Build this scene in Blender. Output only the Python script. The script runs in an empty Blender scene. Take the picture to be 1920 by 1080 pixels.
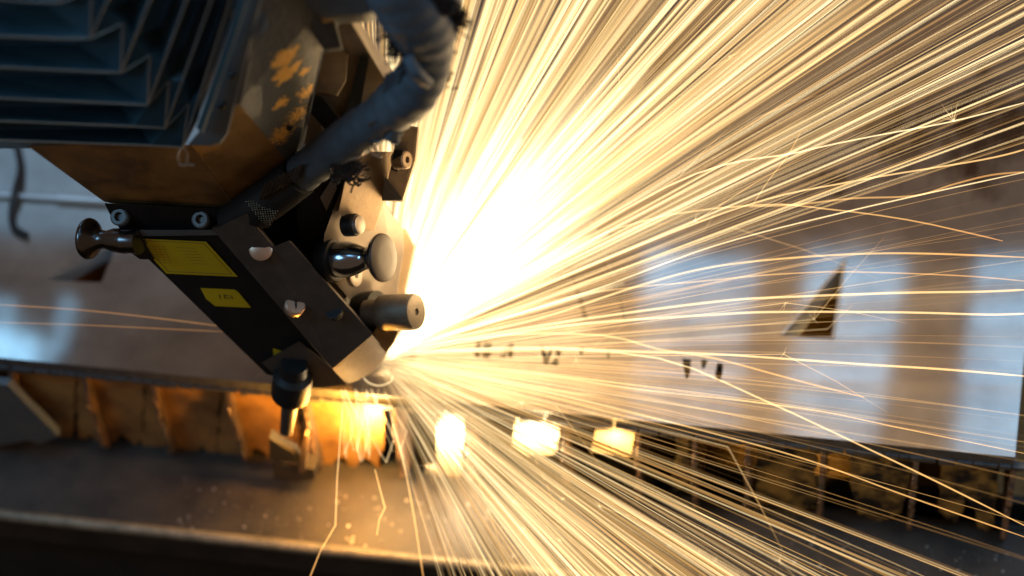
import bpy, bmesh, math, random
from mathutils import Vector, Matrix, noise
from mathutils.geometry import tessellate_polygon
random.seed(7)
C = bpy.context.scene.collection
sc = bpy.context.scene

# ------------------------------------------------------------------ camera
# units: 1 = 10 cm.  World x runs along the sheet's front edge, y away from the camera, z up.
F = 4533.0                                       # focal length in pixels of a 1920 wide picture (85 mm)
def v3(*a): return Vector(a)
dy = v3(1240, 5740, -4533).normalized()
p1 = v3(-960, -131, -F); p2 = v3(940, -317, -F)
n = p1.cross(p2).normalized()
if n.y < 0: n = -n
dx = dy.cross(n).normalized()
if dx.x < 0: dx = -dx
dz = dx.cross(dy).normalized()
RM = Matrix((dx, dy, dz))                        # camera space -> world space
O_C = v3((705-960)/F*10.4, (540-736)/F*10.4, -10.4)
CAM = -(RM @ O_C)
cd = bpy.data.cameras.new('camera'); cam = bpy.data.objects.new('camera', cd); C.objects.link(cam)
cam.matrix_world = Matrix.Translation(CAM) @ RM.to_4x4()
cd.lens = 85; cd.sensor_width = 36; cd.clip_start = .1; cd.clip_end = 300
cd.dof.use_dof = True; cd.dof.focus_distance = 9.5; cd.dof.aperture_fstop = .45
sc.camera = cam

def W(px, py, d):                                # world point seen at a pixel at a given distance
    return CAM + RM @ v3((px-960)/F*d, (540-py)/F*d, -d)
def ray(px, py): return RM @ v3((px-960)/F, (540-py)/F, -1)
def on(px, py, axis, val):                       # world point seen at a pixel on the plane axis=val
    r = ray(px, py); t = (val - CAM[axis]) / r[axis]
    return CAM + r*t
def D(px, py): return 10.15 - .0021*(720-py)     # the upright plane the head stands in
def H(px, py, off=0): return W(px, py, D(px, py)+off)
BACK = RM @ v3(0, 0, -1)
RIGHT = RM @ v3(1, 0, 0)
UP = RM @ v3(0, 1, 0)
U = 10.4/F                                       # one pixel at the head

# ------------------------------------------------------------------ world and lamps
sc.render.engine = 'CYCLES'
w = bpy.data.worlds.new('World'); sc.world = w; w.use_nodes = True
w.node_tree.nodes['Background'].inputs[0].default_value = (.15, .092, .055, 1)
w.node_tree.nodes['Background'].inputs[1].default_value = 1.0
sc.view_settings.view_transform = 'Standard'; sc.view_settings.look = 'None'
sc.view_settings.exposure = 0; sc.view_settings.gamma = 1
sc.cycles.use_denoising = True
sc.cycles.max_bounces = 8; sc.cycles.transparent_max_bounces = 160
sc.cycles.sample_clamp_indirect = 3; sc.cycles.sample_clamp_direct = 0
sc.cycles.caustics_reflective = False; sc.cycles.caustics_refractive = False

def point(name, loc, power, col, r):
    l = bpy.data.lights.new(name, 'POINT'); l.energy = power; l.color = col; l.shadow_soft_size = r
    o = bpy.data.objects.new(name, l); o.location = loc; C.objects.link(o); return o
def area(name, loc, to, power, col, sx, sy, up=None):
    l = bpy.data.lights.new(name, 'AREA'); l.shape = 'RECTANGLE'; l.size = sx; l.size_y = sy
    l.energy = power; l.color = col
    o = bpy.data.objects.new(name, l); C.objects.link(o)
    z = (loc-to).normalized(); y = (up or v3(0, 0, 1)); x = y.cross(z).normalized(); y = z.cross(x)
    o.matrix_world = Matrix.Translation(loc) @ Matrix((x, y, z)).transposed().to_4x4(); return o
WARM = (1, .56, .2); HOT = (1, .66, .32); BLUE = (.26, .62, 1)
point('plume_light', W(895, 480, 9.85), 22, HOT, .22)
point('plume_light', W(1180, 250, 9.3), 26, HOT, .4)
point('plume_light', W(1560, 120, 9.2), 34, HOT, .4)
def inbay(px, py, y): q = on(px, py, 1, y); return q
point('bay_light', inbay(625, 815, -.2), 36, (1, .43, .06), .05)
point('bay_light', on(1500, 640, 2, -.35), 5, (1, .6, .15), .08)
point('bay_light', on(230, 540, 2, -.35), .5, (1, .4, .08), .08)
point('bay_light', inbay(692, 815, -.07), 14, (1, .62, .22), .03)
point('bay_light', inbay(845, 846, -.05), 15, (1, .74, .42), .03)
point('bay_light', inbay(1004, 838, -.05), 12, (1, .7, .36), .03)
point('bay_light', inbay(1150, 846, -.05), 4.5, (1, .55, .16), .03)
area('daylight_window', W(-300, -1300, 6.5), W(330, 150, 9), 70, BLUE, 2.2, 2.2)
area('daylight_window', W(60, -520, 7.4), W(150, 60, 8.6), 18, BLUE, 1.2, .8)
area('daylight_window', W(2700, 100, 7.5), W(1600, 650, 10), 30, BLUE, 1.5, 1.5)
k0 = W(665, 480, 9.5)
area('daylight_window', k0+RM @ v3(-.75, .17, .63)*6, k0, 75, (.3, .66, 1), 1.9, 1.2)

# skylights of the hall: the sheet mirrors them as pale blue stripes
def mirror(px, py, dist=14):
    p = on(px, py, 2, 0); r = ray(px, py).normalized(); r.z = -r.z
    return p, r
def skylight(q, L, col=BLUE, z0=0.0, dist=5.0):
    """q: four sheet pixels (bl, br, tr, tl) whose mirror rays bound the skylight"""
    rs = []
    for (x, y) in q:
        p = on(x, y, 2, z0); r = ray(x, y).normalized(); r.z = -r.z; rs.append((p, r))
    cdir = sum((r for _, r in rs), Vector()).normalized()
    c0 = sum((p for p, _ in rs), Vector())/4 + cdir*dist
    pts = []
    for p, r in rs:
        t = (c0-p).dot(cdir)/r.dot(cdir); pts.append(p+r*t)
    c = sum(pts, Vector())/4
    ex = ((pts[1]-pts[0])+(pts[2]-pts[3]))/2; ey = ((pts[3]-pts[0])+(pts[2]-pts[1]))/2
    l = area('skylight', c, c-cdir, L*math.pi*ex.length*ey.length, col, ex.length, ey.length, up=ey.normalized())
    return l
SKY = (.22, .57, 1)
for q in ([(1775, 900), (2060, 900), (2100, 500), (1840, 490)],
          [(1440, 900), (1640, 900), (1690, 480), (1530, 480)],
          [(1160, 900), (1370, 900), (1420, 480), (1215, 480)],
          ):
    skylight(q, 3.7, SKY)
for q in ([(92, 660), (120, 662), (150, 560), (112, 556)], [(-80, 650), (12, 655), (38, 555), (-70, 550)], [(-80, 700), (100, 700), (112, 640), (-80, 630)]):
    skylight(q, 1.7, SKY, dist=3)
skylight([(-200, 425), (620, 470), (640, 200), (-200, 150)], 1.15, SKY)
skylight([(-60, 960), (130, 945), (150, 830), (-60, 820)], 4, SKY, -.6)

# ------------------------------------------------------------------ helpers
def ns(m): return m.node_tree.nodes, m.node_tree.links
def mat(name, c1, c2=None, rough=.5, metal=0., scale=6., bump=.0, detail=6., lo=.35, hi=.65, r2=None, stretch=None, bscale=None, spec=.5):
    m = bpy.data.materials.new(name); m.use_nodes = True; N, L = ns(m)
    b = N['Principled BSDF']; b.inputs['Roughness'].default_value = rough; b.inputs['Metallic'].default_value = metal
    b.inputs['Specular IOR Level'].default_value = spec
    b.inputs['Base Color'].default_value = (*c1, 1)
    tc = N.new('ShaderNodeTexCoord'); src = tc.outputs['Object']
    if stretch:
        mp = N.new('ShaderNodeMapping'); mp.inputs['Scale'].default_value = stretch; L.new(src, mp.inputs[0]); src = mp.outputs[0]
    nz = N.new('ShaderNodeTexNoise'); nz.inputs['Scale'].default_value = scale; nz.inputs['Detail'].default_value = detail
    nz.inputs['Roughness'].default_value = .62; L.new(src, nz.inputs['Vector'])
    rp = N.new('ShaderNodeValToRGB'); rp.color_ramp.elements[0].position = lo; rp.color_ramp.elements[1].position = hi
    rp.color_ramp.elements[0].color = (*c1, 1); rp.color_ramp.elements[1].color = (*(c2 or c1), 1)
    L.new(nz.outputs['Fac'], rp.inputs[0]); L.new(rp.outputs[0], b.inputs['Base Color'])
    if r2 is not None:
        mr = N.new('ShaderNodeMapRange'); mr.inputs['From Min'].default_value = .3; mr.inputs['From Max'].default_value = .7
        mr.inputs['To Min'].default_value = rough; mr.inputs['To Max'].default_value = r2
        L.new(nz.outputs['Fac'], mr.inputs[0]); L.new(mr.outputs[0], b.inputs['Roughness'])
    if bump:
        n2 = N.new('ShaderNodeTexNoise'); n2.inputs['Scale'].default_value = bscale or scale*6; n2.inputs['Detail'].default_value = 5
        L.new(src, n2.inputs['Vector'])
        bp = N.new('ShaderNodeBump'); bp.inputs['Strength'].default_value = bump; bp.inputs['Distance'].default_value = .01
        L.new(n2.outputs['Fac'], bp.inputs['Height']); L.new(bp.outputs[0], b.inputs['Normal'])
    return m
M = {}
M['sheet'] = mat('rolled_steel', (.27, .22, .185), (.39, .33, .275), .065, .7, 3, .003, r2=.095, bscale=60)
M['gunmetal'] = mat('gunmetal', (.10, .10, .105), (.13, .13, .135), .24, 1, 3)
M['sheet_edge'] = mat('cut_edge_steel', (.09, .09, .09), (.14, .14, .14), .4, .5, 30, .3)
M['duct'] = mat('galvanised_duct', (.16, .17, .185), (.19, .20, .21), .5, .1, 2, .05)
M['conduit'] = mat('zinc_conduit', (.5, .5, .5), (.58, .58, .58), .35, .6, 9, .05)
M['cable'] = mat('black_cable', (.012, .013, .015), (.02, .022, .025), .5, 0, 20)
M['bellows'] = mat('bellows_fabric', (.03, .072, .096), (.042, .09, .115), .36, .0, 5, .1)
M['bellows_lip'] = mat('bellows_lip', (.20, .15, .11), (.28, .2, .14), .45, .2, 9)
M['flange'] = mat('flange_paint', (.10, .12, .13), (.14, .15, .15), .45, .3, 9, .1)
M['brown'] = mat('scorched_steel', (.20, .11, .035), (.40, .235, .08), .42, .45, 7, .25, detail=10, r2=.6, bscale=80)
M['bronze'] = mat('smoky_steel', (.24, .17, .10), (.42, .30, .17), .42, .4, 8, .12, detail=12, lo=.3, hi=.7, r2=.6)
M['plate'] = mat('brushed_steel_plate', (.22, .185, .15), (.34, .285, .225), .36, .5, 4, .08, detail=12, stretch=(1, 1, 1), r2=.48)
M['nose'] = mat('heat_tinted_nose', (.05, .024, .01), (.10, .05, .02), .5, .2, 9, .15, detail=10)
M['black'] = mat('black_anodised', (.010, .010, .010), (.016, .015, .014), .5, .0, 9, .1, spec=.25)
M['bar'] = mat('dark_burnished_bar', (.075, .063, .053), (.105, .088, .072), .42, .4, 8, .12, detail=10, r2=.5, bscale=120)
M['chrome'] = mat('polished_chrome', (.27, .31, .36), (.31, .34, .39), .16, 1, 3)
M['chromeface'] = mat('turned_chrome', (.035, .024, .017), (.05, .035, .025), .42, .0, 3, spec=.25)
M['knurl'] = mat('oxidised_cap', (.10, .085, .06), (.15, .12, .085), .5, .4, 18, .2)
M['copper'] = mat('coppery_disc', (.5, .33, .22), (.6, .42, .3), .4, .7, 12)
M['yellow'] = mat('yellow_label', (.46, .34, .008), (.52, .39, .01), .5, 0, 3)
M['ink'] = mat('label_ink', (.10, .08, .01), (.14, .11, .012), .6, 0, 3)
M['tape'] = mat('wrapping_tape', (.042, .06, .074), (.075, .095, .11), .6, 0, 4, .35, bscale=14)
M['fibre'] = mat('burnt_fibre', (.008, .008, .01), (.03, .02, .012), .8, 0, 30)
M['braid'] = mat('braid_wire', (.09, .055, .025), (.15, .095, .05), .35, .7, 30)
M['slat'] = mat('slagged_slat', (.10, .085, .07), (.25, .15, .09), .5, .4, 9, .4)
M['liner'] = mat('liner_steel', (.16, .075, .025), (.52, .28, .09), .5, .2, 5, .3, detail=8, lo=.3, hi=.6)
M['liner_lit'] = mat('lit_liner_steel', (.42, .34, .22), (.68, .58, .4), .6, .0, 7, .4)  # paler copy of the liner steel, spark light put into its colour
M['crust'] = mat('slag_crusted_steel', (.008, .008, .01), (.30, .21, .07), .6, .1, 9, .5, detail=8, lo=.42, hi=.6)
M['beam'] = mat('bed_frame_paint', (.028, .025, .022), (.062, .05, .04), .5, .1, 5, .35, detail=8, r2=.5, bscale=40)
M['beam_dark'] = mat('bed_frame_dark', (.02, .02, .018), (.03, .028, .025), .6, .1, 4)
M['lip'] = mat('worn_lip', (.16, .14, .10), (.28, .24, .17), .5, .3, 14, .3)
M['slag'] = mat('slag_spatter', (.03, .03, .03), (.5, .45, .4), .35, .7, 40)
M['floor'] = mat('workshop_floor', (.03, .028, .025), (.05, .045, .04), .7, 0, 1)

# painted bracket whose paint has flaked to bare orange-brown steel
def flaked():
    m = mat('flaking_grey_paint', (.10, .118, .13), (.14, .15, .15), .42, .15, 6, .5, bscale=55)
    N, L = ns(m); b = N['Principled BSDF']
    tc = N.new('ShaderNodeTexCoord')
    def blob(c, rad, seed, sc_, thr):
        d = N.new('ShaderNodeVectorMath'); d.operation = 'DISTANCE'; d.inputs[1].default_value = c; L.new(tc.outputs['Object'], d.inputs[0])
        mr = N.new('ShaderNodeMapRange'); mr.inputs[1].default_value = 0; mr.inputs[2].default_value = rad; mr.inputs[3].default_value = 1; mr.inputs[4].default_value = 0
        L.new(d.outputs['Value'], mr.inputs[0])
        nz = N.new('ShaderNodeTexNoise'); nz.inputs['Scale'].default_value = sc_; nz.inputs['Detail'].default_value = 8; nz.inputs['Roughness'].default_value = .7
        L.new(tc.outputs['Object'], nz.inputs['Vector'])
        a = N.new('ShaderNodeMath'); a.operation = 'MULTIPLY_ADD'; L.new(mr.outputs[0], a.inputs[0]); a.inputs[1].default_value = .75; L.new(nz.outputs['Fac'], a.inputs[2])
        g = N.new('ShaderNodeMath'); g.operation = 'GREATER_THAN'; g.inputs[1].default_value = thr; L.new(a.outputs[0], g.inputs[0])
        return g.outputs[0]
    outs = [blob(H(530, 104, -.2), .12, 0, 24, .90), blob(H(540, 140, -.18), .13, 1, 30, .95), blob(H(528, 195, -.15), .09, 2, 50, 1.02),
            blob(H(574, 138, -.1), .07, 3, 40, 1.0), blob(H(532, 262, -.12), .2, 4, 85, 1.06), blob(H(560, 215, -.05), .22, 4, 95, 1.13), blob(H(578, 175, -.05), .16, 5, 70, 1.10)]
    s = outs[0]
    for o in outs[1:]:
        mx = N.new('ShaderNodeMath'); mx.operation = 'MAXIMUM'; L.new(s, mx.inputs[0]); L.new(o, mx.inputs[1]); s = mx.outputs[0]
    mix = N.new('ShaderNodeMixRGB'); L.new(s, mix.inputs[0])
    old = b.inputs['Base Color'].links[0].from_socket; L.new(old, mix.inputs[1]); mix.inputs[2].default_value = (.95, .55, .13, 1)
    L.new(mix.outputs[0], b.inputs['Base Color'])
    return m
M['flaked'] = flaked()
def stain_sheet():                               # old rust and soot marks that belong to the plate
    m = M['sheet']; N, L = ns(m); b = N['Principled BSDF']; tc = N.new('ShaderNodeTexCoord'); s = None
    for (c, rad, scl, thr) in ((on(1830, 235, 2, 0), 1.0, 5, 1.02), (on(1680, 245, 2, 0), .5, 7, 1.0), (on(1560, 340, 2, 0), .5, 9, 1.12), (on(1300, 150, 2, 0), 1.6, 3, 1.1)):
        d = N.new('ShaderNodeVectorMath'); d.operation = 'DISTANCE'; d.inputs[1].default_value = c; L.new(tc.outputs['Object'], d.inputs[0])
        mr = N.new('ShaderNodeMapRange'); mr.inputs[1].default_value = 0; mr.inputs[2].default_value = rad; mr.inputs[3].default_value = 1; mr.inputs[4].default_value = 0
        L.new(d.outputs['Value'], mr.inputs[0])
        mp = N.new('ShaderNodeMapping'); mp.inputs['Scale'].default_value = (1.6, .6, 1); L.new(tc.outputs['Object'], mp.inputs[0])
        nz = N.new('ShaderNodeTexNoise'); nz.inputs['Scale'].default_value = scl; nz.inputs['Detail'].default_value = 9; nz.inputs['Roughness'].default_value = .6; L.new(mp.outputs[0], nz.inputs['Vector'])
        a = N.new('ShaderNodeMath'); a.operation = 'MULTIPLY_ADD'; L.new(mr.outputs[0], a.inputs[0]); a.inputs[1].default_value = .7; L.new(nz.outputs['Fac'], a.inputs[2])
        g = N.new('ShaderNodeMapRange'); g.inputs[1].default_value = thr-.1; g.inputs[2].default_value = thr+.12; L.new(a.outputs[0], g.inputs[0])
        if s is None: s = g.outputs[0]
        else:
            mx = N.new('ShaderNodeMath'); mx.operation = 'MAXIMUM'; L.new(s, mx.inputs[0]); L.new(g.outputs[0], mx.inputs[1]); s = mx.outputs[0]
    mix = N.new('ShaderNodeMixRGB'); L.new(s, mix.inputs[0]); L.new(b.inputs['Base Color'].links[0].from_socket, mix.inputs[1])
    mix.inputs[2].default_value = (.11, .07, .045, 1); L.new(mix.outputs[0], b.inputs['Base Color'])
stain_sheet()

def ob(name, bm, m, parent=None, label=None, smooth=False, bevel=0):
    if bevel:
        bmesh.ops.bevel(bm, geom=[e for e in bm.edges if len(e.link_faces) == 2 and e.calc_face_angle(0) > .5], offset=bevel, segments=2, affect='EDGES', clamp_overlap=True)
    bmesh.ops.recalc_face_normals(bm, faces=bm.faces)
    me = bpy.data.meshes.new(name); bm.to_mesh(me); bm.free()
    me.materials.append(m if not isinstance(m, str) else M[m])
    if smooth:
        for p in me.polygons: p.use_smooth = True
        me.set_sharp_from_angle(angle=math.radians(38))
    o = bpy.data.objects.new(name, me); C.objects.link(o)
    if parent: 
        o.parent = parent
        o.matrix_parent_inverse = world_of(parent).inverted()
    if label: o['label'] = label
    return o
def world_of(o):
    m = Matrix.Translation(o.location)
    if o.parent: m = world_of(o.parent) @ o.matrix_parent_inverse @ m
    return m
def thing(name, label, cat, loc, group=None):
    o = bpy.data.objects.new(name, None); C.objects.link(o); o.location = loc; o.empty_display_size = .1
    o['label'] = label; o['category'] = cat
    if group: o['group'] = group
    return o
def tag(o, label, cat, group=None, kind=None):
    o['label'] = label; o['category'] = cat
    if group: o['group'] = group
    if kind: o['kind'] = kind
    return o
def prism(pts, vec, holes=(), bm=None):
    """closed solid: polygon pts (Vectors), optional holes, swept along vec"""
    bm = bm or bmesh.new()
    loops = [list(pts)] + [list(h) for h in holes]
    flat = [p for l in loops for p in l]
    tri = tessellate_polygon(loops)
    f = [bm.verts.new(p) for p in flat]; b = [bm.verts.new(p+vec) for p in flat]
    if not holes:
        try: bm.faces.new(f); bm.faces.new(b[::-1])
        except ValueError: pass
    else:
        for t in tri:
            try: bm.faces.new([f[i] for i in t]); bm.faces.new([b[i] for i in reversed(t)])
            except ValueError: pass
    k = 0
    for l in loops:
        m_ = len(l)
        for i in range(m_):
            j = (i+1) % m_
            bm.faces.new([f[k+i], f[k+j], b[k+j], b[k+i]])
        k += m_
    return bm
def HP(pts, off=0):                              # list of (x, y[, extra depth]) -> world points in the head
    return [H(p[0], p[1], off+(p[2] if len(p) > 2 else 0)) for p in pts]
SL = .95
def tilt(pts, k=SL, x0=605): return [(x, y, (x-x0)*U*k) for x, y in pts]
def slab(name, pts, off, thick, m, parent, bevel=.008, label=None, vec=None):
    return ob(name, prism(HP(pts, off), (vec or BACK)*thick), m, parent, label, bevel=bevel)
def frame(ax):
    ax = ax.normalized(); a = Vector((0, 0, 1)) if abs(ax.z) < .9 else Vector((1, 0, 0))
    x = ax.cross(a).normalized(); return ax, x, ax.cross(x)
def lathe(base, axis, prof, seg=40, bm=None, caps=True):
    bm = bm or bmesh.new(); ax, x, y = frame(axis); rings = []
    for (t, r) in prof:
        rings.append([bm.verts.new(base+ax*t+(x*math.cos(2*math.pi*i/seg)+y*math.sin(2*math.pi*i/seg))*r) for i in range(seg)])
    for a, b in zip(rings, rings[1:]):
        for i in range(seg):
            j = (i+1) % seg; bm.faces.new([a[i], a[j], b[j], b[i]])
    if caps:
        bm.faces.new(rings[0][::-1]); bm.faces.new(rings[-1])
    return bm
def catmull(pts, n=8):
    out = []; P = [pts[0]] + list(pts) + [pts[-1]]
    for i in range(1, len(P)-2):
        for k in range(n):
            t = k/n; a, b, c, d = P[i-1], P[i], P[i+1], P[i+2]
            out.append(.5*((2*b)+(c-a)*t+(2*a-5*b+4*c-d)*t*t+(3*b-a-3*c+d)*t**3))
    out.append(pts[-1]); return out
def tube(pts, rad, seg=12, bm=None, fn=None, closed=True):
    bm = bm or bmesh.new(); rings = []; prev = None
    for i, p in enumerate(pts):
        t = (pts[min(i+1, len(pts)-1)]-pts[max(i-1, 0)]).normalized()
        if prev is None: _, x, y = frame(t)
        else: x = (prev - t*prev.dot(t)).normalized(); y = t.cross(x)
        prev = x; r = rad[i] if isinstance(rad, (list, tuple)) else rad; ring = []
        for k in range(seg):
            a = 2*math.pi*k/seg; rr = r*(fn(i, a, p) if fn else 1)
            ring.append(bm.verts.new(p+(x*math.cos(a)+y*math.sin(a))*rr))
        rings.append(ring)
    for a, b in zip(rings, rings[1:]):
        for k in range(seg):
            j = (k+1) % seg; bm.faces.new([a[k], a[j], b[j], b[k]])
    if closed and seg > 2:
        bm.faces.new(rings[0][::-1]); bm.faces.new(rings[-1])
    return bm
def box(bm, lo, hi):
    vs = [bm.verts.new((x, y, z)) for x in (lo[0], hi[0]) for y in (lo[1], hi[1]) for z in (lo[2], hi[2])]
    for q in ((0, 1, 3, 2), (4, 6, 7, 5), (0, 4, 5, 1), (2, 3, 7, 6), (0, 2, 6, 4), (1, 5, 7, 3)): bm.faces.new([vs[i] for i in q])
    return bm

# ------------------------------------------------------------------ the setting
bm = bmesh.new(); box(bm, (-30, -30, -9.2), (30, 30, -9)); o = ob('floor', bm, 'floor'); o['kind'] = 'structure'

# ------------------------------------------------------------------ steel sheet with its cut-outs
T = .07
def S(px, py): q = on(px, py, 2, 0); return Vector((q.x, q.y, 0))
e0 = S(-250, 646); e1 = S(1903, 857); e2 = S(1922, 650)
e0 = e1+(e0-e1)*1.7; side = (e2-e1).normalized()
outer = [e0, e1, e1+side*9, e0+Vector((0, 9, 0))]
hole_px = [
    [(1585, 488), (1562, 635), (1465, 628)],
    [(88, 525), (225, 445), (190, 530)],
    [(893, 641), (903, 641), (901, 655), (891, 655)], [(907, 641), (923, 643), (921, 656), (905, 655)],
    [(890, 659), (901, 660), (899, 671), (889, 669)], [(905, 660), (921, 661), (917, 673), (903, 671)],
    [(958, 643), (964, 644), (960, 672), (952, 671), (953, 660), (940, 660)], [(944, 664), (950, 664), (948, 671), (934, 670)],
    [(1013, 650), (1020, 651), (1026, 668), (1031, 652), (1037, 653), (1028, 684), (1019, 683)],
    [(1040, 654), (1053, 656), (1050, 668), (1044, 667)], [(1040, 671), (1048, 672), (1046, 686), (1031, 684)],
    [(1086, 652), (1097, 653), (1096, 658), (1091, 658), (1094, 666), (1088, 665)],
    [(1136, 656), (1146, 657), (1145, 661), (1137, 660)], [(1138, 664), (1144, 665), (1143, 671), (1137, 670)],
    [(1279, 672), (1296, 674), (1294, 700), (1288, 712), (1283, 700)],
    [(1315, 674), (1327, 676), (1321, 691), (1316, 690)],
    [(1345, 680), (1356, 682), (1354, 705), (1348, 717), (1340, 704)],
]
holes = [[S(*p) for p in h] for h in hole_px]
sheet = thing('steel_sheet', 'thick brown steel sheet with cut-out letters and triangles lying across the slats', 'steel sheet', S(960, 760))
bm = prism(outer, Vector((0, 0, -T)), holes)
so = ob('plate', bm, 'sheet', sheet)
so.data.materials.append(M['sheet_edge'])
for p in so.data.polygons:
    if abs(p.normal.z) < .5: p.material_index = 1
for h in holes[:1]:
    ob('cut_rim', tube(h+[h[0]], .009, 5), 'conduit', sheet)
for h, off in ((holes[0], .05), (holes[1], .04)):
    a, b = (h[0], h[2]) if h is holes[0] else (h[0], h[1]); c_ = (h[0]+h[1]+h[2])/3
    nrm = Vector((-(b-a).y, (b-a).x, 0)).normalized(); nrm = nrm if (c_-a).dot(nrm) > 0 else -nrm; k_ = (b-a).normalized()*.03
    bm = bmesh.new(); q = [bm.verts.new(p) for p in (a, b, b+nrm*off*.8-k_+Vector((0, 0, -T)), a+nrm*off*.5+k_*2.5+Vector((0, 0, -T)))]
    f_ = bm.faces.new(q); bmesh.ops.solidify(bm, geom=[f_], thickness=.004)
    ob('cut_bevel', bm, 'conduit', sheet)
# ragged burr hanging under the front edge
bm = bmesh.new(); x = e0.x
while x < e1.x:
    L_ = random.uniform(.03, .12); h = random.uniform(.004, .02); y0 = e0.y+(e1.y-e0.y)*(x-e0.x)/(e1.x-e0.x)
    box(bm, (x, y0-.012, -T-h), (x+L_*.9, y0+.02, -T+.01)); x += L_
b_ = ob('burr', bm, 'sheet_edge', sheet); b_['kind'] = 'stuff'
# dashed and scribed arcs on the sheet
arc = catmull([S(1000, 385), S(1040, 445), S(1068, 505), S(1086, 555), S(1099, 600)], 10)
for i in range(0, len(arc)-1, 2):
    a, b = arc[i], arc[i+1]; d_ = (b-a).normalized(); s_ = Vector((-d_.y, d_.x, 0))*(.004+.006*i/len(arc)); z = Vector((0, 0, .004))
    if i < 12: continue
    ob('dash', prism([a-s_+z, b-s_+z, b+s_+z, a+s_+z], Vector((0, 0, -.003))), 'black', sheet)
arc = catmull([S(1060, 360), S(1110, 425), S(1143, 500), S(1162, 560), S(1172, 602)], 8)
ob('scribed_arc', tube([p+Vector((0, 0, .003)) for p in arc], .005, 5), 'plate', sheet)

# ------------------------------------------------------------------ slats under the sheet
slat_px = [(-130, 660), (3, 675), (143, 688), (273, 700), (415, 712), (560, 724), (728, 738), (868, 752), (1050, 768), (1192, 782), (1300, 792), (1402, 803), (1545, 818), (1722, 833), (1908, 850)]
slat_words = ['support slat cut off by the picture edge beyond the first bay', 'bluish support slat at the far left end of the bed',
 'slat between the darkest and the second liner bay on the left', 'slat between the second bay and the broad orange bay',
 'slat on the left side of the bright orange bay next to the dangling sensor', 'notched slat right behind the dangling black sensor tip',
 'slat closing the white-hot bay under the cutting head', 'slat beside the narrow white-hot strip below the spark fan',
 'slat to the right of the white glowing square liner', 'slat to the right of the smaller yellow glowing liner',
 'dim olive slat first right of the yellow liner', 'dim olive slat second right of the yellow liner',
 'slat with a pale pinkish edge left of the wide black gap', 'slat with slanted pinkish tip below the brown stripe of the sheet',
 'slat under the lower right corner of the sheet']
sx = []
for (px, py), wd in zip(slat_px, slat_words):
    q = on(px, py, 1, -.05); sx.append(q.x)
    s = thing('support_slat', wd, 'slat', Vector((q.x, -.1, -.7)), 'support slats carrying the steel sheet')
    prof = [(-.02, -T-.012), (-.035-.02*random.random(), -.20)]
    z = -.24
    while z > -.55:
        prof.append((-.03-.03*random.random(), z)); z -= random.uniform(.05, .1)
    prof += [(-.03, -.595), (2.6, -.595), (2.6, -T-.012)]
    y = 2.4
    while y > 0:
        prof += [(y, -T-.012), (y-.06, -.2), (y-.12, -T-.012)]; y -= .35
    pts = [Vector((q.x-.011, a, b)) for a, b in prof]
    ob('blade', prism(pts, Vector((.022, 0, 0))), 'slat', s, bevel=0)
    bm = bmesh.new()
    for k in range(10):
        zz = -.16-.42*k/10; yy = -.04-.02*random.random(); r = random.uniform(.005, .012)
        bmesh.ops.create_icosphere(bm, subdivisions=1, radius=r, matrix=Matrix.Translation((q.x+random.uniform(-.01, .01), yy, zz)) @ Matrix.Diagonal((1, 1, 1.8, 1)))
    k_ = ob('slag_crust', bm, 'slat', s, smooth=True); k_['kind'] = 'stuff'

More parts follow.
